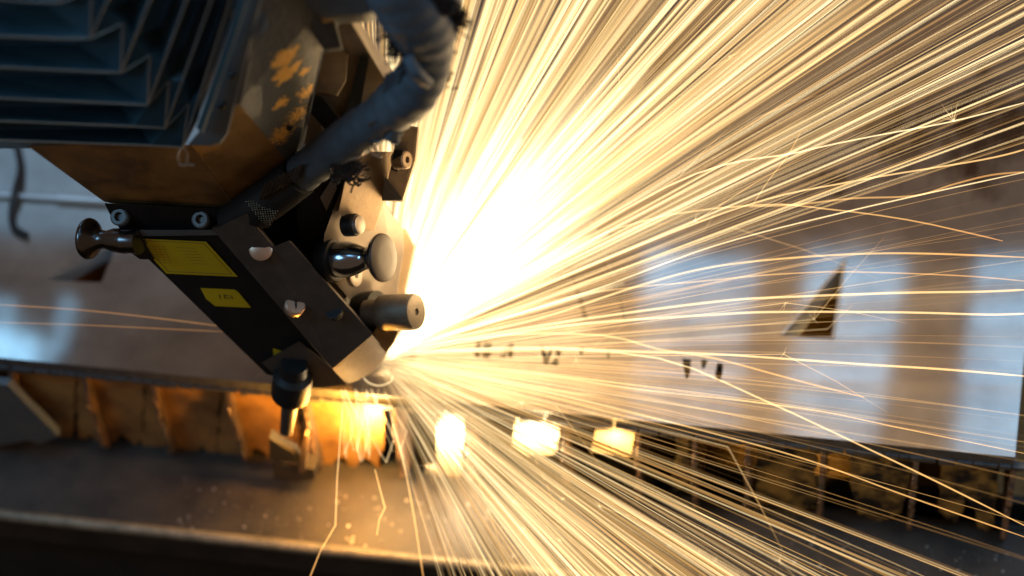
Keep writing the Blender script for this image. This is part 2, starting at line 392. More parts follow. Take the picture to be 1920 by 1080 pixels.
# liner plates closing the bays behind the slat ends
YL = .02
def V(px, py, y=YL): q = on(px, py, 1, y); return Vector((q.x, y, min(q.z, -T-.006)))
def rag(pts, amp=4):                             # roughen the lower run of a polygon
    out = []
    for i, (x, y) in enumerate(pts):
        x2, y2 = pts[(i+1) % len(pts)]
        out.append((x, y))
        if i == 0: continue                      # the top edge stays straight
        n_ = int(math.hypot(x2-x, y2-y)//9)
        for k in range(1, n_):
            t = k/n_; out.append((x+(x2-x)*t+random.uniform(-amp, amp)*.5, y+(y2-y)*t+random.uniform(-amp, amp)))
    return out
liners = [
 ('dark brown liner plate in the leftmost bay beside the bluish slat', [(8, 660), (142, 672), (138, 800), (134, 842), (96, 826), (60, 790)], 4),
 ('rust brown liner plate fading to black, second bay from the left', [(146, 672), (274, 684), (268, 800), (258, 842), (232, 816), (200, 838), (170, 814), (146, 834)], 7),
 ('orange brown liner plate with a tiny glowing speck in the third bay', [(276, 684), (415, 697), (408, 830), (402, 862), (380, 836), (350, 850), (318, 830), (296, 858), (276, 846), (266, 828)], 8),
 ('bright orange liner plate behind the dangling sensor tip', [(417, 697), (560, 710), (560, 880), (540, 848), (512, 866), (480, 840), (452, 876), (430, 866), (408, 840)], 8),
 ('white-hot liner plate directly below the cutting head', [(562, 710), (724, 726), (720, 800), (712, 880), (690, 860), (660, 878), (640, 858), (612, 880), (590, 856), (566, 886)], 8),
 ('narrow white glowing strip of liner with a wider foot', [(845, 752), (868, 754), (873, 770), (864, 860), (866, 898), (796, 894), (798, 876), (820, 880), (818, 800)], 2),
 ('white glowing square liner plate below the row of cut letters', [(968, 762), (1048, 772), (1050, 800), (1042, 850), (990, 856), (958, 848), (964, 800)], 3),
 ('smaller yellow glowing liner plate right of the white square one', [(1125, 782), (1190, 788), (1188, 822), (1182, 858), (1108, 848), (1116, 810)], 3),
 ('thin olive liner strip left of the two dim slats', [(1262, 795), (1296, 798), (1290, 850), (1296, 900), (1262, 925), (1258, 900), (1270, 850)], 4),
 ('olive brown crusted liner between the second dim slat and the pink-edged slat', [(1425, 808), (1540, 820), (1528, 880), (1530, 940), (1500, 958), (1470, 940), (1422, 948), (1416, 880)], 6),
 ('olive crusted liner with dark patches left of the slanted slat', [(1598, 824), (1712, 835), (1705, 900), (1690, 960), (1650, 980), (1610, 965), (1592, 900)], 6),
 ('olive liner crust next to the lower right corner of the sheet', [(1765, 838), (1875, 850), (1868, 930), (1862, 1002), (1835, 990), (1815, 930), (1790, 985), (1760, 960)], 6)]
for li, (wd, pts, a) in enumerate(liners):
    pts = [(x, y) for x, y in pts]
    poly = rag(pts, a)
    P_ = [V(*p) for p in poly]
    tag(ob('liner_plate', prism(P_, Vector((0, .02, 0))), 'crust' if li > 7 else 'liner_lit' if li > 4 else 'liner'), wd, 'liner plate', 'liner plates between the slats')

# ------------------------------------------------------------------ bed frame beam in front
beam = thing('bed_frame', 'grey-brown steel frame rail of the cutting bed with a worn pale lip', 'frame rail', Vector((0, -.25, -.9)))
bm = bmesh.new(); box(bm, (-4, -.44, -.80), (5, 0.04, -.62)); ob('top_rail', bm, 'beam', beam, bevel=.02)
bm = bmesh.new(); box(bm, (-4, 0.043, -.64), (5, .06, -.612)); ob('back_strip', bm, 'beam_dark', beam, bevel=.004)
bm = tube([Vector((-4+i*.25, -.425, -.632+.004*noise.noise(Vector((i*.7, 0, 0))))) for i in range(37)], .028, 10, fn=lambda i, a, p: 1+.12*noise.noise(p*9)); ob('worn_lip', bm, 'lip', beam, smooth=True)
bm = bmesh.new(); box(bm, (-4, -.40, -1.3), (5, .2, -.80)); ob('web', bm, 'beam_dark', beam)
bm = bmesh.new(); box(bm, (-4, -.62, -1.34), (5, -.1, -1.28)); ob('lower_flange', bm, 'beam', beam, bevel=.01)
bm = bmesh.new(); box(bm, (-4, .2, -1.7), (5, .24, -.64)); ob('trough_wall', bm, 'beam_dark', beam)
bm = bmesh.new(); box(bm, (-4, .24, -.9), (5, 6, -.86)); ob('trough_floor', bm, 'brown', beam)
bm = bmesh.new()
for k in range(420):
    px = random.uniform(330, 1900); q = on(px, random.uniform(.05, .95)*110+900+.09*(px-430), 2, -.62); r = random.choice([.002, .003, .003, .004, .005, .009])
    bmesh.ops.create_icosphere(bm, subdivisions=1, radius=r, matrix=Matrix.Translation((q.x, min(max(q.y, -.4), 0), -.618)) @ Matrix.Diagonal((1, 1, .6, 1)))
tag(ob('spatter', bm, 'slag', smooth=True), 'fine solidified metal droplets sprinkled over the frame rail', 'spatter', kind='stuff')
# broken slag blocks on the rail under the sensor tip
def flatprism(name, px, y, thick, m, label, cat, group=None):
    P_ = [V(a, b, y) for a, b in px]
    return tag(ob(name, prism(P_, Vector((0, thick, 0))), m, bevel=.005), label, cat, group)
flatprism('slag_scrap', [(512, 868), (590, 880), (590, 898), (560, 905), (512, 898)], -.16, .08, 'beam', 'low dark scrap block lying on the rail below the sensor tip', 'scrap', 'slag scraps on the rail')
flatprism('slag_scrap', [(505, 822), (530, 838), (552, 850), (562, 868), (505, 862)], -.17, .05, 'beam_dark', 'grey jagged scrap standing around the foot of the sensor tip', 'scrap', 'slag scraps on the rail')
flatprism('slag_scrap', [(572, 815), (578, 818), (572, 885), (560, 888), (562, 850)], -.17, .03, 'slat', 'thin upright slag sliver right of the sensor tip', 'scrap', 'slag scraps on the rail')

# dull blue-grey plate fragment at the lower left
flatprism('deflector_plate', [(12, 716), (110, 818), (75, 832), (50, 826), (0, 836), (-40, 836), (-40, 716)], -.10, .04, 'flange', 'dull blue-grey triangular plate leaning in the leftmost bay', 'plate')

# ------------------------------------------------------------------ conduit and cable lying on the sheet, left
cz = lambda x, y, z: S(x, y)+Vector((0, 0, z))
cb = catmull([cz(20, 235, .016), cz(36, 290, .016), cz(40, 325, .02), cz(34, 365, .045), cz(24, 402, .02), cz(28, 430, .016), cz(52, 446, .016)], 8)
tag(ob('black_cable', tube(cb, .017, 8), 'cable', smooth=True), 'thin black S-curved cable lying across the pale blue reflection at far left', 'cable')
con = thing('pale_conduit', 'pale blue-grey conduit with a collar lying on the sheet at far left', 'conduit', S(60, 375))
bm = tube([cz(-300, 350, .015), cz(112, 376, .015), cz(330, 390, .015)], .014, 20); ob('pipe', bm, 'conduit', con, smooth=True)
bm = tube([cz(112, 376, .02), cz(240, 384, .02)], .022, 20); ob('collar', bm, 'conduit', con, smooth=True)

# ------------------------------------------------------------------ laser head
head = thing('laser_head', 'scorched industrial laser cutting head with round knobs beside the spray of sparks', 'cutting head', H(640, 720, .2))
# tapered cover (underside, chamfer) and the painted side plate
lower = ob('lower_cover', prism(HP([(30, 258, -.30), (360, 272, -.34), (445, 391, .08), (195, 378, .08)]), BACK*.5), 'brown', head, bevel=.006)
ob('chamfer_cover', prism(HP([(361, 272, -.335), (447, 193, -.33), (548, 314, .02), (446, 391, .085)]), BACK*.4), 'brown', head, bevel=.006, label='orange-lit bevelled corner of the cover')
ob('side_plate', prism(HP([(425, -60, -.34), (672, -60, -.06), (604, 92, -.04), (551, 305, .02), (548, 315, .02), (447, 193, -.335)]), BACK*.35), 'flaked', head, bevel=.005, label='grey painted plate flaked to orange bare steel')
# countersunk screw on it
c = H(470, 43, -.36); bm = lathe(c, -BACK+RIGHT*.25, [(0, .055), (.012, .055), (.02, .045), (.02, .02), (.008, .014)], 32); ob('plate_screw', bm, 'flange', head, smooth=True)
bm = lathe(H(543, 240, -.09), -BACK, [(0, .012), (.01, .012)], 16); ob('plate_hole', bm, 'black', head)
slab('rib_bracket', [(520, -60), (600, -60), (640, 88), (606, 93)], -.16, .12, 'flange', head, label='dark blue-grey rib bracket')
slab('rib_fin', [(575, -60), (650, -60), (645, 30), (604, 40)], -.22, .1, 'brown', head)
slab('sensor_block', [(555, -60), (708, -60), (704, 12), (695, 24), (680, 28), (604, 30), (580, 12)], -.30, .25, 'flange', head, bevel=.02)
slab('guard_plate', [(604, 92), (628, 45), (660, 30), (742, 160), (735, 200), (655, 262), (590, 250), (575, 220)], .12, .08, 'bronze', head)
slab('guard_plate', [(606, 97), (645, 95), (652, 102), (648, 150), (632, 178), (612, 172), (592, 170)], .06, .05, 'bronze', head)
slab('edge_strip', tilt([(652, 30), (668, 29), (749, 152), (736, 162), (720, 146)], 1.1, 690), -.02, .05, 'plate', head, label='bright diagonal edge strip')
slab('dark_bar', [(675, 105), (692, 108), (668, 240), (640, 240)], .09, .06, 'black', head)
slab('dark_bar', [(590, 176), (604, 182), (662, 255), (632, 268), (582, 212)], -.02, .08, 'black', head)
slab('guard_plate', [(582, 212), (600, 230), (612, 262), (570, 270)], .03, .05, 'plate', head)
# black core behind the hose
slab('core_block', [(400, 430), (470, 395), (560, 330), (640, 245), (690, 280), (700, 330), (640, 600), (560, 560)], .18, .35, 'black', head)
slab('core_plate', [(566, 345), (640, 300), (632, 345), (612, 470), (560, 462), (556, 400)], .08, .1, 'black', head, bevel=.02)
slab('inner_wall', [(600, 370), (626, 330), (632, 352), (612, 395)], .06, .06, 'plate', head)
slab('inner_wall', [(588, 490), (604, 470), (645, 560), (640, 590), (590, 520)], .12, .06, 'bronze', head)
# top strip with two socket screws, black body and its labels
slab('top_strip', [(196, 381), (446, 393), (400, 431), (226, 431), (205, 400)], .02, .3, 'black', head)
for (x, y) in ((228, 408), (380, 413)):
    c = H(x, y, .02); bm = lathe(c, -BACK-RIGHT*.2+UP*.1, [(0, .036), (.03, .036), (.036, .030), (.036, .018), (.015, .016)], 28)
    ob('socket_screw', bm, 'flange', head, smooth=True)
slab('body', [(224, 433), (400, 433), (622, 690), (650, 722), (588, 724), (500, 702)], -.02, .4, 'black', head, bevel=.015)
slab('body_rail', [(225, 431), (400, 431), (408, 441), (238, 443)], -.04, .05, 'flange', head, bevel=.01)
lab = slab('warning_label', [(252, 447), (386, 453), (446, 519), (312, 513)], -.035, .012, 'yellow', head, bevel=.003)
def line(a, b, wpx, off, m, parent, name):
    A, B = H(*a, off), H(*b, off); return ob(name, tube([A, B], wpx*U, 4), m, parent)
bm = bmesh.new()
for a, b in (((262, 451), (382, 456)), ((382, 456), (434, 514)), ((434, 514), (316, 509)), ((316, 509), (262, 451))):
    tube([H(*a, -.036), H(*b, -.036)], .5*U, 4, bm)
for k in range(7):
    x = 286+k*2; y = 462+k*5; 
    for j in range(3): tube([H(x+j*9, y, -.036), H(x+j*9+6, y+1, -.036)], .45*U, 4, bm)
for k in range(6):
    x = 330+k*6; y = 464+k*6; tube([H(x, y, -.036), H(x+34, y+1.5, -.036)], .35*U, 4, bm)
ob('print', bm, 'ink', lab)
lab = slab('lens_label', [(376, 540), (440, 543), (446, 547), (471, 577), (404, 574), (386, 560)], -.035, .012, 'yellow', head, bevel=.004)
bm = bmesh.new()
for a, b in (((411, 552), (413, 560)), ((420, 553), (428, 554)), ((420, 553), (422, 560)), ((424, 558), (432, 559)), ((433, 554), (436, 560))):
    tube([H(*a, -.036), H(*b, -.036)], 1.1*U, 4, bm)
ob('print', bm, 'ink', lab)
slab('tag_label', [(512, 653), (545, 664), (558, 680), (514, 678)], -.04, .01, 'yellow', head, label='small orange-lit yellow tag')
# dark burnished bar with holes
bar = slab('clamp_bar', [(399, 431), (461, 401), (513, 463), (541, 451), (698, 627), (624, 691)], -.17, .14, 'bar', head, bevel=.006)
line((462, 402), (512, 462), 1.2, -.165, 'bronze', bar, 'bar_edge')
slab('seam_strip', [(396, 428), (455, 394), (460, 399), (400, 434)], -.10, .1, 'bar', head)
c = H(489, 467, -.17); bm = lathe(c+BACK*.01, -BACK, [(0, .046), (.014, .046), (.022, .035)], 30); ob('copper_plug', bm, 'copper', bar, smooth=True)
c = H(551, 576, -.17); ax = (-BACK*.8+RIGHT*.25+UP*.25)
bm = lathe(c, ax, [(0, .042), (.03, .042), (.038, .035)], 30); scw = ob('slotted_screw', bm, 'copper', bar, smooth=True)
t_ = c+ax.normalized()*.04
bm = tube([t_+UP*.036, t_-UP*.036], .004, 4); ob('slot', bm, 'black', scw)
c = H(627, 583, -.172); bm = lathe(c, -BACK*.7-RIGHT*.35+UP*.35, [(-.02, .036), (.006, .036), (.0065, .034)], 30); ob('bore', bm, 'black', bar)
# lower end of the head
ob('nose_chamfer', prism(HP([(x, y, -.165+.003*((x-624)*.654+(y-692)*.756)) for x, y in ((624, 692), (698, 628), (725, 660), (717, 675), (704, 691), (688, 704), (669, 714), (650, 720))]), BACK*.15), 'nose', head, bevel=.006)
slab('nose', [(560, 640), (622, 690), (652, 719), (630, 724), (600, 727), (565, 723), (520, 708), (490, 680)], -.06, .3, 'bar', head, bevel=.02)
slab('nose_side', [(697, 630), (714, 600), (748, 600), (746, 622), (738, 642), (724, 661)], -.1, .12, 'brown', head)
# bright face plate with the knobs
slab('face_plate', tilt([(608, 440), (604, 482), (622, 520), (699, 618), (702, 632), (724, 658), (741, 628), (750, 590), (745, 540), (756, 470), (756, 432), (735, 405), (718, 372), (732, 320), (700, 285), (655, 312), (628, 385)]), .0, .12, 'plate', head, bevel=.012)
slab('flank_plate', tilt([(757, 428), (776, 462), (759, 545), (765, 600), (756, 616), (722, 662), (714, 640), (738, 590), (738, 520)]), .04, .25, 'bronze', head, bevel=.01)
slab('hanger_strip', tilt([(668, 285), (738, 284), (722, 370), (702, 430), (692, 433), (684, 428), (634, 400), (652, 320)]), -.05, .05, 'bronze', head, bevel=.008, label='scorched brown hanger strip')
slab('lug', [(744, 232), (784, 238), (778, 300), (754, 377), (719, 375), (738, 288)], .10, .12, 'bronze', head)
slab('lug_side', [(738, 280), (756, 282), (746, 322), (733, 318)], .04, .06, 'black', head)
c = H(754, 300, .06); AX = RIGHT*.80-BACK*.55
bm = lathe(c-AX*.03, AX, [(0, .036), (.05, .036), (.055, .03), (.055, .013), (.04, .012)], 28); ob('lug_bolt', bm, 'bronze', head, smooth=True)
slab('gusset', [(722, 330), (756, 375), (716, 376)], .06, .05, 'bar', head)
# chrome pull knob
AX = (RIGHT*.87-BACK*.5+UP*.03).normalized()
def knob(name, base, axis, parts, label=None):
    root = None
    for nm, prof, m in parts:
        bm = lathe(base, axis, [(t*U*.93, r*U*.93) for t, r in prof], 48)
        o = ob(nm, bm, m, root or head, smooth=True)
        if root is None: root = o; o.name = name
    if label: root['label'] = label
    return root
bs = H(628, 487, -.02)
knob('chrome_knob', bs, AX, [
    ('stem', [(4, 33), (10, 34), (34, 33), (50, 28), (64, 22), (76, 20.5), (86, 26), (93, 36), (98, 42), (101, 44.5), (105, 45.5)], 'chrome'),
    ('base_ring', [(-22, 41), (-2, 42), (4, 40), (6, 32)], 'black'),
    ('end_disc', [(105.2, 45.5), (109, 44.5), (110.5, 41), (112, 20), (112.4, .5)], 'chromeface')], 'polished chrome mushroom knob')
bs = H(655, 422, .02)
knob('bushing', bs, AX, [('a', [(-8, 21), (14, 21), (16, 19), (16, 12)], 'black'), ('bushing_face', [(16, 17), (24, 17), (25, 15), (25, .5)], 'plate')])
bs = H(662, 517, .03)
knob('flush_disc', bs, AX, [('a', [(-2, 21), (7, 21), (8, 19.5), (8, .5)], 'plate'), ('disc_bore', [(8, 5), (9, 5), (9, .5)], 'black')])
bs = H(700, 587, .0)
kb = knob('turned_cap', bs, AX, [('a', [(-14, 26), (20, 26), (20, 34), (22, 35), (90, 35), (93, 34), (93, 31)], 'knurl'),
    ('cap_face', [(93.2, 34), (97, 32.5), (98, 30), (98, 7), (94, 6.5), (94, .5)], 'knurl')], 'dark turned cylindrical cap pointing at the sparks')
bs = H(692, 585, .08); bm = lathe(bs, AX, [(-20*U, 36*U), (18*U, 38*U), (18*U, 20*U)], 40); ob('cap_collar', bm, 'black', head, smooth=True)
# left knob
AXL = (-RIGHT*.88+BACK*.42+UP*.06).normalized()
bs = H(262, 470, -.02)
knob('side_knob', H(238, 452, -.05), AXL, [
    ('a', [(-28, 24), (-6, 22), (2, 24), (6, 24), (30, 22), (46, 17), (60, 18), (68, 24), (76, 34), (81, 38), (86, 39), (90, 37), (91, 2)], 'gunmetal')], 'polished knob on the left flank')
slab('side_boss', [(222, 436), (262, 440), (288, 486), (262, 486), (240, 470)], -.06, .15, 'black', head, bevel=.015)
# sensor tip hanging in front of the bays
ax = (H(538, 800, -.02)-H(550, 700, -.05)).normalized()
tipb = H(551, 690, -.10)
bm = lathe(tipb, ax, [(t*U, r*U) for t, r in ((-10, 24), (14, 26), (22, 36), (62, 37), (74, 35), (78, 30), (78, 20))], 40)
tip = ob('sensor_body', bm, 'black', head, smooth=True)
bm = lathe(tipb, ax, [(t*U, r*U) for t, r in ((70, 20), (84, 20), (110, 15), (150, 13), (176, 12), (180, 8))], 32)
ob('sensor_tip', bm, 'bar', tip, smooth=True)

# ------------------------------------------------------------------ bellows
bel = thing('bellows_cover', 'blue-grey pleated bellows folded round a mitred corner above the cutting head', 'bellows', H(345, 275, -.3))
Cn = [(60, -60), (112, 5), (170, 72), (227, 136), (277, 197), (310, 240), (343, 276)]
Vn = [(118, -90), (172, -20), (231, 43), (281, 103), (317, 151), (354, 194), (372, 221)]
LY = [-66, -2, 70, 128, 186, 229, 265]
UX = [(120, -200), (160, -200), (265, -140), (330, -120), (395, -120), (440, -120), (470, -120)]
VX = [(200, -200), (250, -200), (300, -140), (370, -120), (425, -120), (465, -120), (490, -120)]
def ridge(i, rec):                                # rec False: outer fold, True: inner fold
    c = Cn[i] if not rec else Vn[i]
    d0 = -.52+.02*i
    if not rec:
        return [H(-260, LY[i]-22, d0), H(-20, LY[i]-3, d0), H(c[0]-60, LY[i]+1+(c[1]-LY[i])*.6, d0), H(*c, d0), H(c[0]+(UX[i][0]-c[0])*.25, c[1]+(UX[i][1]-c[1])*.25, d0), H(c[0]+(UX[i][0]-c[0])*.55, c[1]+(UX[i][1]-c[1])*.55, d0), H(*UX[i], d0)]
    dd = d0+.20
    return [H(-260, LY[i]-2, dd), H(-20, LY[i]+14, dd), H(c[0]-90, LY[i]+12, dd), H(*c, d0+.02), H(c[0]+(VX[i][0]-c[0])*.25, c[1]+(VX[i][1]-c[1])*.25, dd), H(c[0]+(VX[i][0]-c[0])*.55, c[1]+(VX[i][1]-c[1])*.55, dd), H(*VX[i], dd)]
for i in range(7):
    rows = [ridge(i, False), ridge(i, True)]
    if i+1 < 7: rows.append(ridge(i+1, False))
    bm = bmesh.new(); vr = []
    for r in rows:
        vr.append([bm.verts.new(p) for p in r])
    for a, b in zip(vr, vr[1:]):
        for k in range(len(a)-1): bm.faces.new([a[k], a[k+1], b[k+1], b[k]])
    bmesh.ops.solidify(bm, geom=bm.faces[:], thickness=.008)
    pl = ob('pleat', bm, 'bellows', bel)
    bm = tube(ridge(i, False), .003, 6)
    zz = [H(*Cn[i], -.52+.02*i), H(*Vn[i], -.50+.02*i)] + ([H(*Cn[i+1], -.50+.02*i)] if i < 6 else [])
    tube(zz, .003, 5, bm)
    ob('pleat_hem', bm, 'bellows_lip', pl, smooth=True)
slab('flange_plate', [(482, -60), (503, -60), (425, 250), (412, 268), (395, 273), (352, 271), (375, 245)], -.42, .05, 'flange', bel, bevel=.006)
slab('flange_tab', [(440, 85), (468, 112), (450, 195), (430, 200)], -.40, .06, 'flange', bel, bevel=.006)
slab('flange_rail', [(468, -60), (484, -60), (378, 248), (368, 240)], -.50, .06, 'bellows', bel, bevel=.004)
for (x, y) in ((434, 137), (415, 194)):
    bm = lathe(H(x, y, -.425), -BACK-RIGHT*.5, [(0, .022), (.006, .022)], 20); ob('flange_hole', bm, 'black', bel)
# torn thread ends hanging from the lowest corner
bm = bmesh.new()
for q in ([(342, 276), (334, 290), (336, 305)], [(345, 276), (352, 292), (350, 306), (364, 310)], [(335, 308), (350, 310)]):
    tube(catmull([H(x, y, -.53) for x, y in q], 4), .003, 4, bm)
ob('loose_thread', bm, 'bellows_lip', bel)

# ------------------------------------------------------------------ wrapped hose
hose = thing('wrapped_hose', 'dark blue hose bundle wrapped in frayed tape curving over the cutting head', 'hose', H(560, 335, 0))
ctl = [(520, 362, -.0), (562, 328, -.05), (610, 292, -.12), (668, 250, -.2), (720, 215, -.25), (768, 174, -.27), (799, 122, -.27), (797, 64, -.27), (770, 8, -.27), (735, -50, -.27), (700, -110, -.27)]
R = [34, 36, 38, 40, 43, 47, 45, 53, 58, 56, 50]
pts = catmull([H(x, y, d) for x, y, d in ctl], 8)
rr = []
for i in range(len(pts)):
    t = i/8; k = min(int(t), len(R)-2); rr.append((R[k]+(R[k+1]-R[k])*(t-k))*U*.85)
def wr(i, a, p):
    s = (i*.9+a/(2*math.pi)*3.2)/3.2; saw = (s % 1)
    return 1+.08*saw+.20*noise.noise(p*3.6)+.06*noise.noise(p*9)
bm = tube(pts, rr, 40, fn=wr); bmesh.ops.smooth_vert(bm, verts=bm.verts, factor=.3)
ob('tape_wrap', bm, 'tape', hose, smooth=True)
# second strand joining the elbow
pts2 = catmull([H(x, y, d) for x, y, d in ((842, -60, -.15), (838, 10, -.18), (826, 70, -.2), (800, 120, -.22), (765, 170, -.2))], 6)
ob('inner_hose', tube(pts2, .055, 20, fn=lambda i, a, p: 1+.15*noise.noise(p*6)), 'tape', hose, smooth=True)
pts3 = catmull([H(x, y, d) for x, y, d in ((764, 106, -.44), (778, 132, -.48), (795, 150, -.47), (803, 155, -.45))], 6)
ob('tape_fold', tube(pts3, [.022]*6+[.024]*6+[.022]*6+[.012], 12), 'tape', hose, smooth=True)
def flap(name, px, off, m='tape'):
    P_ = []
    for i, (x, y) in enumerate(px):
        x2, y2 = px[(i+1) % len(px)]
        for k in range(4):
            t = k/4; P_.append(H(x+(x2-x)*t+random.uniform(-1.6, 1.6), y+(y2-y)*t+random.uniform(-1.6, 1.6), off+.02*math.sin(x*.1)))
    return ob(name, prism(P_, BACK*.008), m, hose)
flap('torn_flap', [(690, 232), (748, 214), (757, 250), (748, 270), (738, 272), (722, 262), (700, 270)], -.36)
flap('torn_flap', [(720, 140), (745, 128), (772, 160), (740, 190), (715, 190)], -.33)
ob('loose_film', tube(catmull([H(x, y, -.3) for x, y in ((656, 300), (676, 292), (686, 276), (683, 268))], 5), .004, 5), 'plate', hose)
ob('loose_film', tube(catmull([H(x, y, -.34) for x, y in ((690, 278), (700, 290), (714, 293), (700, 272), (712, 258))], 5), .004, 5), 'plate', hose)
def frays(cx, cy, off, n_, ln, dirs, spread, curl=.0):
    bm = bmesh.new()
    for k in range(n_):
        x = cx+random.gauss(0, spread[0]); y = cy+random.gauss(0, spread[1]); a = random.uniform(*dirs); l = ln*random.uniform(.4, 1.2); pts = []
        for s in range(6):
            pts.append(H(x, y, off+random.uniform(-.01, .01))); x += math.cos(a)*l/5; y -= math.sin(a)*l/5; a += random.uniform(-.45, .45)+curl
        tube(pts, random.uniform(.0026, .0048), 4, bm)
    o = ob('frayed_fibres', bm, 'fibre', hose); o['kind'] = 'stuff'; return o
frays(818, 22, -.36, 110, 36, (.2, 2.4), (9, 7))
frays(842, 40, -.30, 80, 34, (-.6, 1.0), (6, 10))
frays(741, 60, -.34, 60, 26, (2.0, 4.6), (6, 8))
frays(752, 92, -.34, 60, 26, (1.9, 4.8), (6, 10))
frays(648, 312, -.26, 150, 26, (3.3, 6.2), (13, 10), .5)
frays(838, 120, -.25, 25, 8, (-1, 1), (5, 22))
# knitted braid where the bundle enters the head
br = catmull([H(440, 418, -.02), H(478, 392, -.06), H(520, 362, -.08), H(560, 330, -.08)], 6)
ob('braid_core', tube(br, .082, 20), 'black', hose, smooth=True)
bm = bmesh.new()
for j in range(13):
    for i in range(22):
        x = 462+j*3+i*4.6+(j % 2)*2.3; y = 378+j*4.0-i*.25
        if x > 534-j*2.4: continue
        bmesh.ops.create_icosphere(bm, subdivisions=1, radius=.0036, matrix=Matrix.Translation(H(x, y, -.195+.0015*(j-6)**2)))
for j in range(9):
    for i in range(16):
        x = 486+i*4.6+j*1.2; y = 374-i*2.6-j*3.2+(i % 2)*2
        q = H(x, y, -.20+.001*(i-8)**2); q2 = H(x+3, y-4, -.205)
        tube([q, q2], .0026, 4, bm)
k_ = ob('braid_knots', bm, 'braid', hose, smooth=True); k_['kind'] = 'stuff'

# ------------------------------------------------------------------ sparks: thin incandescent threads that add their light
def spark_mat(name, gain):
    m = bpy.data.materials.new(name); m.use_nodes = True; N, L = ns(m); N.remove(N['Principled BSDF'])
    at = N.new('ShaderNodeAttribute'); at.attribute_name = 'glow'
    em = N.new('ShaderNodeEmission'); em.inputs[1].default_value = gain; L.new(at.outputs['Color'], em.inputs[0])
    iv = N.new('ShaderNodeMath'); iv.operation = 'SUBTRACT'; iv.inputs[0].default_value = 1; L.new(at.outputs['Alpha'], iv.inputs[1])
    tr = N.new('ShaderNodeBsdfTransparent'); L.new(iv.outputs[0], tr.inputs[0]); ad = N.new('ShaderNodeAddShader')
    L.new(em.outputs[0], ad.inputs[0]); L.new(tr.outputs[0], ad.inputs[1]); L.new(ad.outputs[0], N['Material Output'].inputs[0])
    m.cycles.emission_sampling = 'NONE'
    return m
SM = spark_mat('incandescent_spark', 1.0)
class Threads:
    def __init__(s): s.v = []; s.f = []; s.c = []
    def add(s, pts, rad, cols, seg=4, al=0.):
        base = len(s.v); prev = None; n_ = len(pts)
        for i, p in enumerate(pts):
            t = (pts[min(i+1, n_-1)]-pts[max(i-1, 0)]).normalized()
            if prev is None: _, x, y = frame(t)
            else: x = (prev-t*prev.dot(t)).normalized(); y = t.cross(x)
            prev = x
            for k in range(seg):
                a = 2*math.pi*k/seg; s.v.append(p+(x*math.cos(a)+y*math.sin(a))*rad[i]); s.c.append((*cols[i][:3], al*(cols[i][3] if len(cols[i]) > 3 else 1)))
        for i in range(n_-1):
            for k in range(seg):
                j = (k+1) % seg; a = base+i*seg; s.f.append((a+k, a+j, a+seg+j, a+seg+k))
    def build(s, name):
        me = bpy.data.meshes.new(name); me.from_pydata(s.v, [], s.f); me.materials.append(SM)
        ca = me.color_attributes.new('glow', 'FLOAT_COLOR', 'POINT')
        ca.data.foreach_set('color', [x for c in s.c for x in c])
        o = bpy.data.objects.new(name, me); C.objects.link(o); return o
def heat(t, k=1.0):                               # colour by temperature t: 0 dull orange .. 1 cream
    a = (.85, .32, .06); b = (1, .56, .18); c = (1, .78, .42)
    if t < .5: u = t*2; q = [a[i]+(b[i]-a[i])*u for i in range(3)]
    else: u = t*2-1; q = [b[i]+(c[i]-b[i])*u for i in range(3)]
    return (q[0]*k, q[1]*k, q[2]*k)
SX, SY = 706, 672
def thread(T_, th, r0, r1, w, wid, k, t0, t1, d0=10.2, drop=0., sx=0, sy=0, seg=3, n_=24, fade=.25, al=0., near=0.):
    """a spark leaving the cut: angle th, from pixel radius r0 to r1, w = approach per unit run"""
    ct, st = math.cos(th), math.sin(th); pts, rad, col = [], [], []
    for i in range(n_):
        u = i/(n_-1); r = r0+(r1-r0)*u; run = r*U
        d = d0-w*run
        x = SX+sx+ct*r; y = SY+sy-st*r+drop*(r/1000)**2*100
        # keep world straightness: the pixel run is measured at depth d0
        X = (x-960)/F*d0; Y = (540-y)/F*d0
        p = CAM+RM @ v3(X, Y, -d)
        pts.append(p); e = min(1, (1-u)/fade) if fade else 1; e *= min(1, .25+u*8)
        rad.append(wid*U*(.25+.75*min(1, .15+r/260))*(.6+.4*e)); kk = k*(.15+.85*e)
        nf = min(1, .14+r/near) if near > 0 else 1; af = min(1, .08+r/-near) if near < 0 else nf
        col.append((*heat(t0+(t1-t0)*u, kk*nf), (.15+.85*e)*af))
    T_.add(pts, rad, col, seg, al)
def pick(bands):
    s = sum(b[2] for b in bands); x = random.uniform(0, s)
    for lo, hi, w_ in bands:
        if x < w_: return math.radians(random.uniform(lo, hi))
        x -= w_
    return math.radians(bands[-1][1])
T1 = Threads()
UP_D = 10.45
def upper():
    th = pick([(80, 93, 12), (62, 80, 24), (50, 62, 22), (34, 50, 36), (26, 34, 14), (19, 26, 5)])
    dg = math.degrees(th)
    wid = random.choice([1.6, 2.2, 3, 4, 6] if dg > 55 else [1.0, 1.4, 2.0, 3.0, 4.5] if dg > 34 else [.8, 1.1, 1.5, 2.2, 3.0])
    return th, dg, wid
for k in range(230):                              # solid incandescent threads
    th, dg, wid = upper(); w_ = random.uniform(.08, .45)
    b = random.choice([.35, .5, .65, .8, 1.0]) if dg > 50 else random.choice([.5, .7, .9, 1.1])
    thread(T1, th, 10, random.choice([2200, 2200, 2200, random.uniform(700, 1800)]), w_, wid*.62, b, min(1, .45+.55*b), min(.95, .25+.6*b), d0=UP_D, sx=random.gauss(0, 9), sy=random.gauss(0, 6), drop=random.uniform(-.05, .15), al=random.choice([.5, .8, 1.]), fade=.1, near=-900)
